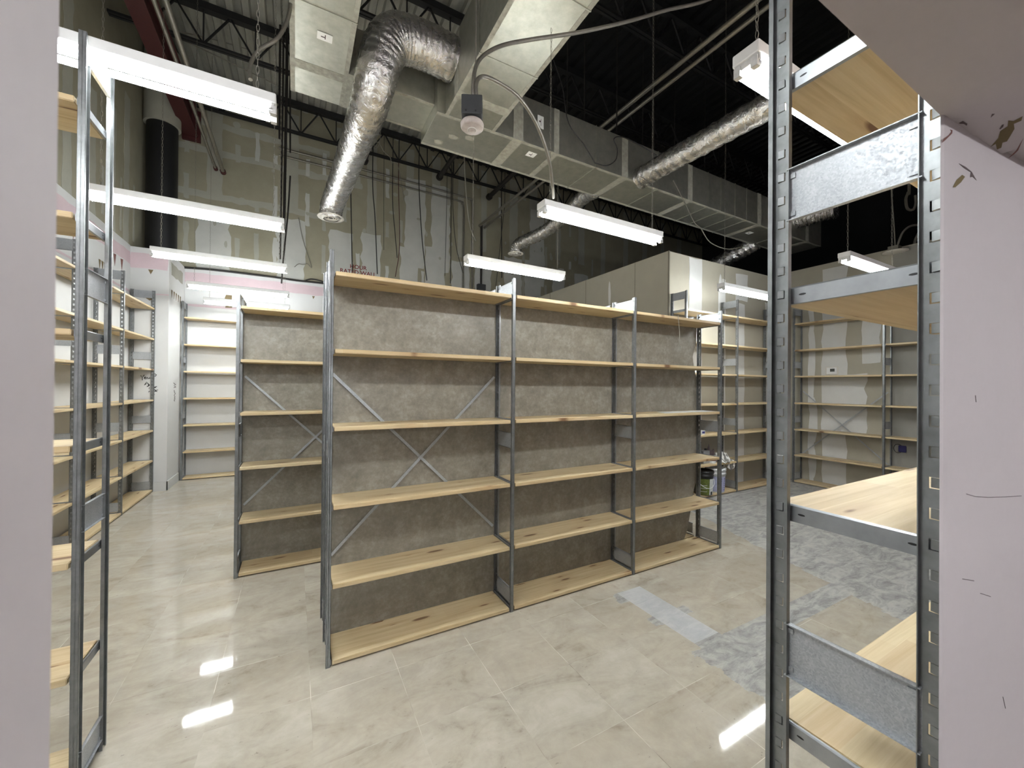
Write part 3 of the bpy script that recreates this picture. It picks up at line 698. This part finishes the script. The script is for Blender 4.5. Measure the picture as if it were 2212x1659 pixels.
def pipe(name, label, pts, r, mat, cap=None, group=None):
    t = thing(name, label, 'pipe', pts[0], 0, group); P0 = Vector(pts[0])
    MB().tube([Vector(p)-P0 for p in pts], r, 10).build('pipe_run', M[mat], t)
    if r > .045: # hanger rod
        m0 = (Vector(pts[0])+Vector(pts[-1]))/2; MB().tube([m0-P0, Vector((m0.x,m0.y,7.04))-P0], .008, 6).build('hanger_rod', M['black'], t)
    if cap: 
        e = Vector(pts[-1])-P0; d_ = (Vector(pts[-1])-Vector(pts[-2])).normalized(); MB().tube([e-d_*.05, e+d_*.02], r*1.5, 10).build('end_cap', M[cap], t)
    return t
pipe('sprinkler_pipe', 'left one of the two pale pipes slanting down the top left, red end cap', [(-1.50,-2.2,5.62),(-1.454,6.15,5.46)], .022, 'pipe', 'redsteel')
pipe('sprinkler_pipe', 'right, thicker one of the two pale pipes slanting down the top left', [(-1.38,-2.2,5.60),(-1.346,6.15,5.43)], .03, 'pipe', 'redsteel')
pipe('sprinkler_pipe', 'dark pipe stub by the back wall behind the foil duct', [(1.03,3.4,6.28),(1.03,6.1,6.27)], .05, 'darkpipe', 'darkpipe')
pipe('sprinkler_pipe', 'dark pipe stub by the back wall left of the hanging cable bundle', [(2.6,3.4,6.3),(2.6,6.0,6.3)], .05, 'darkpipe', 'darkpipe')
pipe('sprinkler_pipe', 'dark pipe stub by the back wall left of the long slanting conduits', [(3.85,3.4,6.18),(3.85,6.05,6.17)], .05, 'darkpipe', 'darkpipe')
pipe('ceiling_conduit', 'left of the two long bright conduits slanting across the dark ceiling', [(3.70,-2.2,5.36),(3.71,6.28,5.53)], .028, 'pipe')
pipe('ceiling_conduit', 'right of the two long bright conduits slanting across the dark ceiling', [(3.83,-2.2,5.34),(3.84,6.28,5.51)], .024, 'pipe')
yb = YB-.05
pipe('wall_conduit', 'upper thin conduit across the back wall, bending down at its right end', smooth([(-.5,yb,6.2),(1.5,yb,6.19),(3.38,yb,6.15),(3.50,yb,6.1),(3.54,yb,5.95),(3.54,yb,5.0),(3.54,yb,4.0)],5), .022, 'pipe')
pipe('wall_conduit', 'lower thin conduit across the back wall, bending down at its right end', smooth([(-.5,yb,6.06),(1.5,yb,6.05),(3.13,yb,6.03),(3.26,yb,5.99),(3.31,yb,5.85),(3.31,yb,5.0),(3.31,yb,3.72)],5), .02, 'pipe')
pipe('wall_conduit', 'third conduit dropping down the back wall above the third post of the central unit', [(3.78,yb,5.6),(3.78,yb,4.1)], .026, 'darkpipe')
tag(MB().box(3.68,yb-.06,3.98,3.88,YB,4.12).build('junction_box', M['rubber']), 'small dark electrical box at the foot of a conduit on the back wall', 'electrical box')
# sonotube column in the corner
t = thing('round_column', 'black round tube column above the corner pier wrapped in grey plaster at its top', 'column', (-2.12,5.88,3.69))
MB().tube([(0,0,0),(0,0,2.15)], .2, 32, 0).build('tube_shell', M['black'], t)
MB().tube([(0,0,2.15),(0,0,3.36)], .235, 32, 0).build('plaster_wrap', M['mud2'], t)
MB().tube([(0,0,.72),(0,0,.76)], .206, 32).build('strap', M['pipe'], t)
# steel ties near the column
# hanging wires in front of the back wall
def wire(label, pts, r=.007, mat='wire', group='cables hanging before the back wall', name='hanging_cable'):
    return tag(MB().tube(smooth(pts, 5), r, 5).build(name, M[mat]), label, 'cable', group)
def drop(px0, py0, px1, py1, y, bend=None, top=7.0):
    a = at_y(px0, py0, y); b = at_y(px1, py1, y); pts = [Vector((a.x,y,top)), a]
    if bend: pts.append(at_y(*bend, y))
    return pts+[b]
wires = [((757,360),(761,586),None,.011,'dark cable hanging above the words on the back wall'),
 ((805,400),(815,592),(810,470),.011,'dark cable hanging just right of the stencilled words'),
 ((829,400),(829,540),None,.005,'thin short cable between the stencilled words and the red cable'),
 ((848,430),(858,557),(853,500),.009,'dark cable ending beside the bend of the red cable'),
 ((861,400),(854,598),(863,530),.008,'reddish cable hanging left of the central post'),
 ((905,400),(922,606),(912,520),.011,'dark cable hanging right of the red cable'),
 ((965,440),(961,596),None,.006,'thin cable left of the bent conduits'),
 ((975,400),(973,612),None,.01,'straight dark cable left of the bent conduits'),
 ((978,440),(1000,590),(985,530),.008,'curved dark cable crossing to the bent conduit'),
 ((1083,440),(1084,600),None,.012,'thick dark cable above the second post of the central unit'),
 ((1090,440),(1071,620),(1086,480),.007,'thin slanting cable above the second post of the central unit')]
for i, ((a,b),(c,d_),bd,r,lb) in enumerate(wires):
    wire(lb, drop(a,b,c,d_,6.15,bd), r, 'redsteel' if 'reddish' in lb else 'wire')
for i, (px, pb, r, lb) in enumerate(((604,300,.016,'leftmost dark conduit of the upright bundle left of the big ducts'), (611,560,.013,'second conduit of the upright bundle left of the big ducts'), (619,500,.02,'thickest conduit of the upright bundle left of the big ducts'), (627,330,.012,'rightmost conduit of the upright bundle left of the big ducts'))):
    a = at_y(px, 200, 4.3); b = at_y(px-6 if pb > 400 else px, pb, 4.3)
    wire(lb, [Vector((a.x,4.3,7.0)), a, b], r, 'darkpipe', 'upright conduits left of the ducts', 'hanging_conduit')
wire('limp dark cables slanting down from the upright bundle to the far lamp', [at_y(627,380,4.3),at_y(622,460,4.35),at_y(613,550,4.6),at_y(608,612,4.9)], .012, 'darkpipe', 'upright conduits left of the ducts')
wire('pale loose cable curling before the back wall right of the foil duct', [Vector((at_y(822,212,4.2).x,4.2,7.0)),at_y(822,212,4.2),at_y(821,300,4.2),at_y(812,320,4.2),at_y(808,310,4.2),at_y(818,308,4.2),at_y(830,328,4.2),at_y(843,340,4.2),at_y(846,351,4.2),at_y(858,354,4.2),at_y(866,390,4.2),at_y(873,433,4.2)], .006, 'palewire', 'loose pale wires')
wire('pale wire bundle hanging before the conduits on the back wall', [Vector((at_y(1002,230,4.0).x,4.0,7.0)),at_y(1002,230,4.0),at_y(1003,340,4.0),at_y(1008,430,4.2),at_y(1016,490,4.3),at_y(1028,520,4.3)], .012, 'palewire', 'loose pale wires')
wire('grey wavy wire lying flat on the back wall above the white paint', [at_y(645,470,6.34),at_y(655,520,6.34),at_y(673,576,6.34),at_y(664,570,6.34),at_y(655,572,6.34),at_y(645,570,6.34),at_y(636,577,6.34)], .006, 'palewire', 'loose pale wires')
wire('black cable lying on the ledge above the white paint of the back wall', [at_y(397,578,6.33),at_y(450,582,6.33),at_y(520,590,6.33),at_y(600,600,6.33),at_y(640,606,6.33),at_y(697,612,6.33),at_y(720,616,6.33)], .02, 'wire', 'cables on the back wall ledge')
wire('looped end of black cable on the ledge left of the central post', [at_y(660,606,6.31),at_y(672,603,6.31),at_y(690,606,6.31),at_y(700,610,6.31)], .014, 'wire', 'cables on the back wall ledge')
for j, (pa, pm, pb) in enumerate((((255,0),(330,52),(600,125)), ((230,0),(310,48),(615,158)), ((205,-6),(302,44),(610,190)))):
    wire(['upper','middle','lower'][j]+' one of three thin pale cables slung across the top left', [at_y(*pa,5.2),at_y(*pm,5.2),at_y((pm[0]+pb[0])/2,(pm[1]+pb[1])/2-2,5.2),at_y(*pb,5.2)], .008, 'palewire', 'cables slung under the roof')
for j, (a, b, lb) in enumerate((((1232,190),(1335,330),'thin wire hanging in a loop before the long duct, its upper end'), ((1290,300),(1340,320),'thin wire loop lying against the side of the long duct'))):
    if j == 0: wire(lb, [at_y(1196,130,1.1),at_y(1215,190,1.1),at_y(1228,265,1.1),at_y(1260,310,1.1),at_y(1285,352,1.1)], .006, 'wire', 'wires along the long duct')
    else: wire(lb, [at_y(1285,352,1.1),at_y(1310,358,1.1),at_y(1330,345,1.1),at_y(1333,320,1.1),at_y(1326,300,1.1),at_y(1345,296,1.1),at_y(1380,312,1.1),at_y(1418,335,1.1)], .006, 'wire', 'wires along the long duct')
wire('thin grey wire drooping below the long duct toward the partition', [at_y(1455,390,1.165),at_y(1480,440,1.15),at_y(1500,480,1.1),at_y(1514,494,1.2),at_y(1535,524,1.3),at_y(1572,538,1.4),at_y(1610,532,1.5)], .007, 'palewire', 'wires along the long duct')
for j, (px, pb) in enumerate(((1225,245),(1262,260),(1332,290),(1388,305),(1413,315),(1568,380),(1457,335),(1522,360))):
    y_ = 1.46; a = at_y(px, pb, y_); tag(MB().bar((a.x,y_,max(4.8,4.8)),(a.x,y_,7.02),.02 if j < 3 else .012,.004).build('duct_hanger', M['darkpipe']), ('first','second','third','fourth','fifth','eighth','sixth','seventh')[j]+' hanger from the left of the thin dark straps holding the long duct', 'hanger', 'duct hanger straps')
# second-lamp feeds
def conduit(label, pts, r=.011):
    tag(MB().tube(smooth([Vector(p) for p in pts], 10), r, 8).build('flexible_conduit', M['bx']), label, 'conduit')
c1 = [(.64,-.593,3.138),(.632,-.59,3.255),(.699,-.513,3.461),(.845,-.48,3.625),(1.061,-.485,3.754),(1.369,-.541,3.888),(1.697,-.608,4.047),(2.018,-.67,4.224),(2.386,-.759,4.41),(2.9,-.9,4.8)]
conduit('armoured cable arching from the grey ceiling sensor up to the top right', c1)
conduit('armoured cable looping from the grey ceiling sensor to the strip light', [(.655,-.599,3.138),(.645,-.6,3.243),(.691,-.565,3.329),(.779,-.557,3.346),(.942,-.532,3.33),(1.117,-.456,3.268),(1.265,-.366,3.155),(1.356,-.278,3.05),(1.42,-.2,2.992)])
conduit('armoured cable running down to the near left strip light', [at_d(630,-10,2.9),at_d(622,40,2.85),at_d(600,82,2.8),at_d(560,108,2.75),at_d(541,140,2.7),at_d(541,172,2.66)], .013)
conduit('thin rod hanging down to the grey ceiling sensor', [(.645,-.59,3.15),(.645,-.60,5.0),(.645,-.6,7.0)], .004)
t = thing('ceiling_sensor', 'dark junction box with a round dusty disc hanging below the big duct', 'sensor', (.63,-.587,3.03)); t.rotation_euler.z = -.45
MB().box(-.054,-.054,.03,.054,.054,.13).build('junction_box', M['rubber'], t, .004)
mb = MB(); mb.lathe([(0,-.028),(.016,-.028),(.02,-.02),(.052,-.018),(.06,-.01),(.062,.006),(.056,.016),(.03,.03),(0,.03)], 32); mb.build('sensor_disc', M['detect'], t)
mb = MB(); mb.tube([(.022*math.cos(a*PI/8),.022*math.sin(a*PI/8),-.0225) for a in range(17)], .0018, 5); mb.build('disc_ring', M['paper'], t)
for s_ in (-.03,.02): MB().tube([(s_,-.056,.045),(s_,-.053,.045)], .005, 8).build('screw', M['black'], t)
# far sensor seen through near right unit
q = at_d(1934,543,6.0); t = thing('ceiling_sensor', 'pale round sensor on a cable in the dark area seen through the near right shelving', 'sensor', q)
mb = MB(); mb.lathe([(0,-.03),(.1,-.03),(.15,-.015),(.15,0),(.1,.012),(0,.012)], 28); mb.build('sensor_disc', M['diff'], t); MB().box(-.09,-.06,.01,.07,.06,.07).build('junction_box', M['pipe'], t)
wire('pale cable holding the far round sensor', [q+Vector((0,0,.05)), at_d(1930,470,6.0), at_d(1926,420,6.0), at_d(1920,300,6.0)], .008, 'palewire', 'cables of the far sensor')
wire('armoured cable arching right from the far round sensor', [q+Vector((.05,0,.0)), at_d(1942,520,6.0), at_d(1955,496,6.0), at_d(1980,486,6.0), at_d(2030,492,6.0)], .016, 'palewire', 'cables of the far sensor')
wire('cluster of pale cables rising beside the far round sensor', [at_d(1974,560,6.0), at_d(1975,530,6.0), at_d(1980,512,6.0), at_d(1992,498,6.0), at_d(2030,488,6.0)], .02, 'palewire', 'cables of the far sensor')
wire('white loop of cable tied near the roof in the dark right corner', [Vector((at_d(1964,395,6.5).x,at_d(1964,395,6.5).y,7.05)), at_d(1964,395,6.5), at_d(1962,415,6.5), at_d(1957,430,6.5), at_d(1960,450,6.5), at_d(1972,453,6.5), at_d(1978,440,6.5), at_d(1977,422,6.5)], .02, 'palewire', 'cables of the far sensor')

# ------------------------------------------------------------------ small things on shelves and walls
def bucket(label, x, y, z, body, mats, fill):
    t = thing('bucket', label, 'bucket', (x,y,z), -.5)
    mb = MB(); mb.lathe([(0,0),(.122,0),(.126,.004),(.14,.28),(.146,.282),(.146,.30),(.141,.302),(.143,.33)], 36); mb.build('bucket_body', M[body], t)
    return t
zb = .036
t = bucket('black lidded bucket with an olive green and white label on the bottom shelf', 5.27,1.345,zb,'blackpl',None,None)
mb = MB(); mb.lathe([(.143,.325),(.152,.33),(.152,.352),(.146,.362),(.138,.36),(.13,.348),(0,.348)], 36); mb.build('lid', M['blackpl'], t)
def wrap(parent, name, a0, a1, z0, z1, mat, e=.0012):
    mb = MB(); n = 16; vs = []
    for k in range(n+1):
        a = a0+(a1-a0)*k/n
        for z in (z0,z1): r = .126+(z)/.28*.014+e; vs.append((r*math.cos(a), r*math.sin(a), z))
    mb.add(vs, [(2*k,2*k+2,2*k+3,2*k+1) for k in range(n)], 0, True); return mb.build(name, M[mat], parent)
wrap(t,'green_label',-2.9,-1.35,.01,.25,'green'); wrap(t,'white_label',-1.33,-.45,.01,.25,'label')
for k in range(3): wrap(t,'label_stripe',-2.3,-1.6,.06+k*.045,.066+k*.045,'label',.002)
wrap(t,'black_mark',-1.15,-.85,.012,.06,'blackpl',.0022)
mb = MB(); mb.tube([(.15*math.cos(a),.15*math.sin(a),.235-.12*math.sin((a+2.75)/2.6*PI)) for a in [-2.75+2.6*i/20 for i in range(21)]], .004, 6); mb.build('handle', M['bucket'], t)
t = bucket('white open bucket with a lilac label on the bottom shelf behind the black one', 5.585,1.36,zb,'bucket',None,None)
mb = MB(); mb.lathe([(.143,.325),(.151,.33),(.151,.37),(.146,.374),(.14,.37),(.139,.3),(0,.29)], 36); mb.build('rim', M['bucket'], t)
wrap(t,'lilac_label',-2.9,-.4,.02,.25,'lilac')
for k in range(6): wrap(t,'label_letter',-1.55,-1.35,.04+k*.033,.058+k*.033,'blueink',.002); wrap(t,'label_letter',-1.0,-.86,.04+k*.033,.058+k*.033,'blueink',.002)
mb = MB(); mb.tube([(.15*math.cos(a),.15*math.sin(a),.30-.05*math.sin((a+2.75)/2.6*PI)) for a in [-2.75+2.6*i/20 for i in range(21)]], .0025, 6); mb.build('handle', M['tin'], t)
z5 = .485
def can(name, label, x, y, z, r, h, mat):
    t = thing(name, label, 'can', (x,y,z)); mb = MB(); mb.lathe([(0,0),(r,0),(r+.002,.003),(r,.006),(r,h-.008),(r+.003,h-.005),(r+.002,h),(r-.006,h),(r-.008,h-.006),(0,h-.006)], 28); mb.build('can_body', M[mat], t); return t
t = can('paint_can', 'tall grimy dark can standing left of the rags on the second shelf', 5.165,1.40,z5,.075,.34,'oldcan'); MB().tube([(0,0,.17),(0,0,.18)], .078, 24).build('seam_ring', M['tin'], t)
t = thing('solvent_tin', 'squat rectangular silver tin with a round cap on the second shelf', 'tin', (5.33,1.38,z5)); MB().box(-.075,-.05,0,.075,.05,.2).build('tin_body', M['tin'], t, .008); MB().tube([(.04,0,.2),(.04,0,.225)], .018, 14).build('cap', M['blackpl'], t)
MB().box(-.07,-.052,.03,-.02,-.0505,.15).build('paper_label', M['label'], t)
t = can('paint_can', 'round pale can just right of the silver tin on the second shelf', 5.475,1.35,z5,.06,.12,'label'); MB().tube([(0,0,.04),(0,0,.07)], .0615, 24).build('label_band', M['tearred'], t)
def cloth(name, label, cx, cy, z, lx, ly, hgt, mats, seed, overhang=0):
    rg = random.Random(seed); nx, ny = 46, 26; mb = MB(); vs = []; ph = [rg.uniform(0,6.28) for _ in range(8)]
    for i in range(nx+1):
        for j in range(ny+1):
            u, v = i/nx, j/ny; ed = (math.sin(PI*u)*math.sin(PI*v))**.5
            h = hgt*ed*(.55+.25*math.sin(9*u+ph[0]+3*v)+.2*math.sin(15*v+ph[1]-6*u)+.2*math.sin(23*u+ph[2]+8*v)) + .006
            x = cx+lx*(u-.5)+.012*math.sin(14*v+ph[3]); y = cy+ly*(v-.5)+.012*math.sin(11*u+ph[4]); zz = z+max(.004,h)
            if overhang and v < .34 and u > .45: k = (.34-v)/.34; y = cy+ly*(.34-.5)-.03*min(1,k*3)-.01*math.sin(20*u); zz = z+.03-overhang*k*(1-abs(u-.8)*1.5)
            vs.append((x,y,zz))
    mb.add(vs, [(i*(ny+1)+j,(i+1)*(ny+1)+j,(i+1)*(ny+1)+j+1,i*(ny+1)+j+1) for i in range(nx) for j in range(ny)], 0, True)
    o = mb.build(name, mats); so = o.modifiers.new('s','SOLIDIFY'); so.thickness = .003
    return tag(o, label, 'rag')
def m_stripe():
    t = NT('striped cotton rag'); v = t.co(); sp = t.sep(v); w = t.noise(v, 6, 3)
    f = t.math('SINE', t.math('MULTIPLY', t.math('ADD', sp[0], t.math('MULTIPLY', w, .12)), 95.0))
    return t.fin(t.ramp(t.math('MULTIPLY_ADD', f, .5, .5), [(.35,lin((228,226,220))),(.65,lin((120,118,112)))]), .95)
M['stripe'] = m_stripe()
cloth('rag', 'crumpled striped rag hanging over the shelf edge beside the buckets', 5.78,1.36,z5,.34,.27,.16, M['stripe'], 5, .19)
cloth('rag', 'dark grey crumpled rag heaped left of the striped one', 5.52,1.42,z5,.26,.18,.24, M['scuff'], 9)
t = thing('small_carton', 'small white carton with a blue print on the third shelf from the floor', 'carton', (5.2,1.35,.938)); MB().box(-.06,-.04,0,.06,.04,.07).build('carton_body', M['label'], t); MB().box(-.01,-.0415,.02,.05,-.0405,.05).build('blue_print', M['blueink'], t)
mb = MB(); mb.poly([(2.86,.03,1.4045),(3.45,.05,1.4045),(3.55,.2,1.4045),(2.95,.21,1.4045)], (0,0,1), .0015); mb.poly([(3.1,.05,1.406),(3.56,.02,1.406),(3.60,.17,1.406),(3.16,.2,1.406)], (0,0,1), .0012)
tag(mb.build('paper_sheets', M['paper']), 'white sheets lying at the right end of the fourth shelf of the central unit', 'paper')
wire('scrap of thin wire dangling from the top shelf of the central unit', [(2.98,-.012,2.33),(2.985,-.016,2.25),(3.0,-.014,2.15),(2.99,-.016,2.08),(3.01,-.014,2.03)], .0025, 'palewire', 'wire scrap', 'wire_scrap')
# thermostat
t = thing('thermostat', 'white square thermostat on the right wall behind the shelving', 'thermostat', (XR-.012,.755,1.95))
MB().box(-.01,-.075,-.055,.012,.075,.055).build('housing', M['white'], t, .004); MB().box(-.0125,-.045,-.015,-.0095,.02,.035).build('display', M['screen'], t); MB().box(-.003,-.09,-.07,.011,.09,.07).build('wall_plate', M['diff'], t)
t = thing('outlet_opening', 'round wall opening with a blue electrical box low on the right wall', 'electrical box', (XR-.002,-.13,.75))
MB().box(-.02,-.055,-.05,.001,.035,.05).build('blue_box', M['blue'], t, .01); mb = MB(); mb.tube([(-.003,.04+.05*math.cos(a*PI/10),.065*math.sin(a*PI/10)) for a in range(21)], .004, 5); mb.build('wire_loop', M['wire'], t)
mb = MB(); mb.poly([(XR-.0015,-.29+.05*math.cos(a*PI/8),.74+.022*math.sin(a*PI/8)) for a in range(16)], (-1,0,0), .001)
tag(mb.build('cable_hole', M['black']), 'small dark oval hole in the right wall beside the blue box', 'hole')
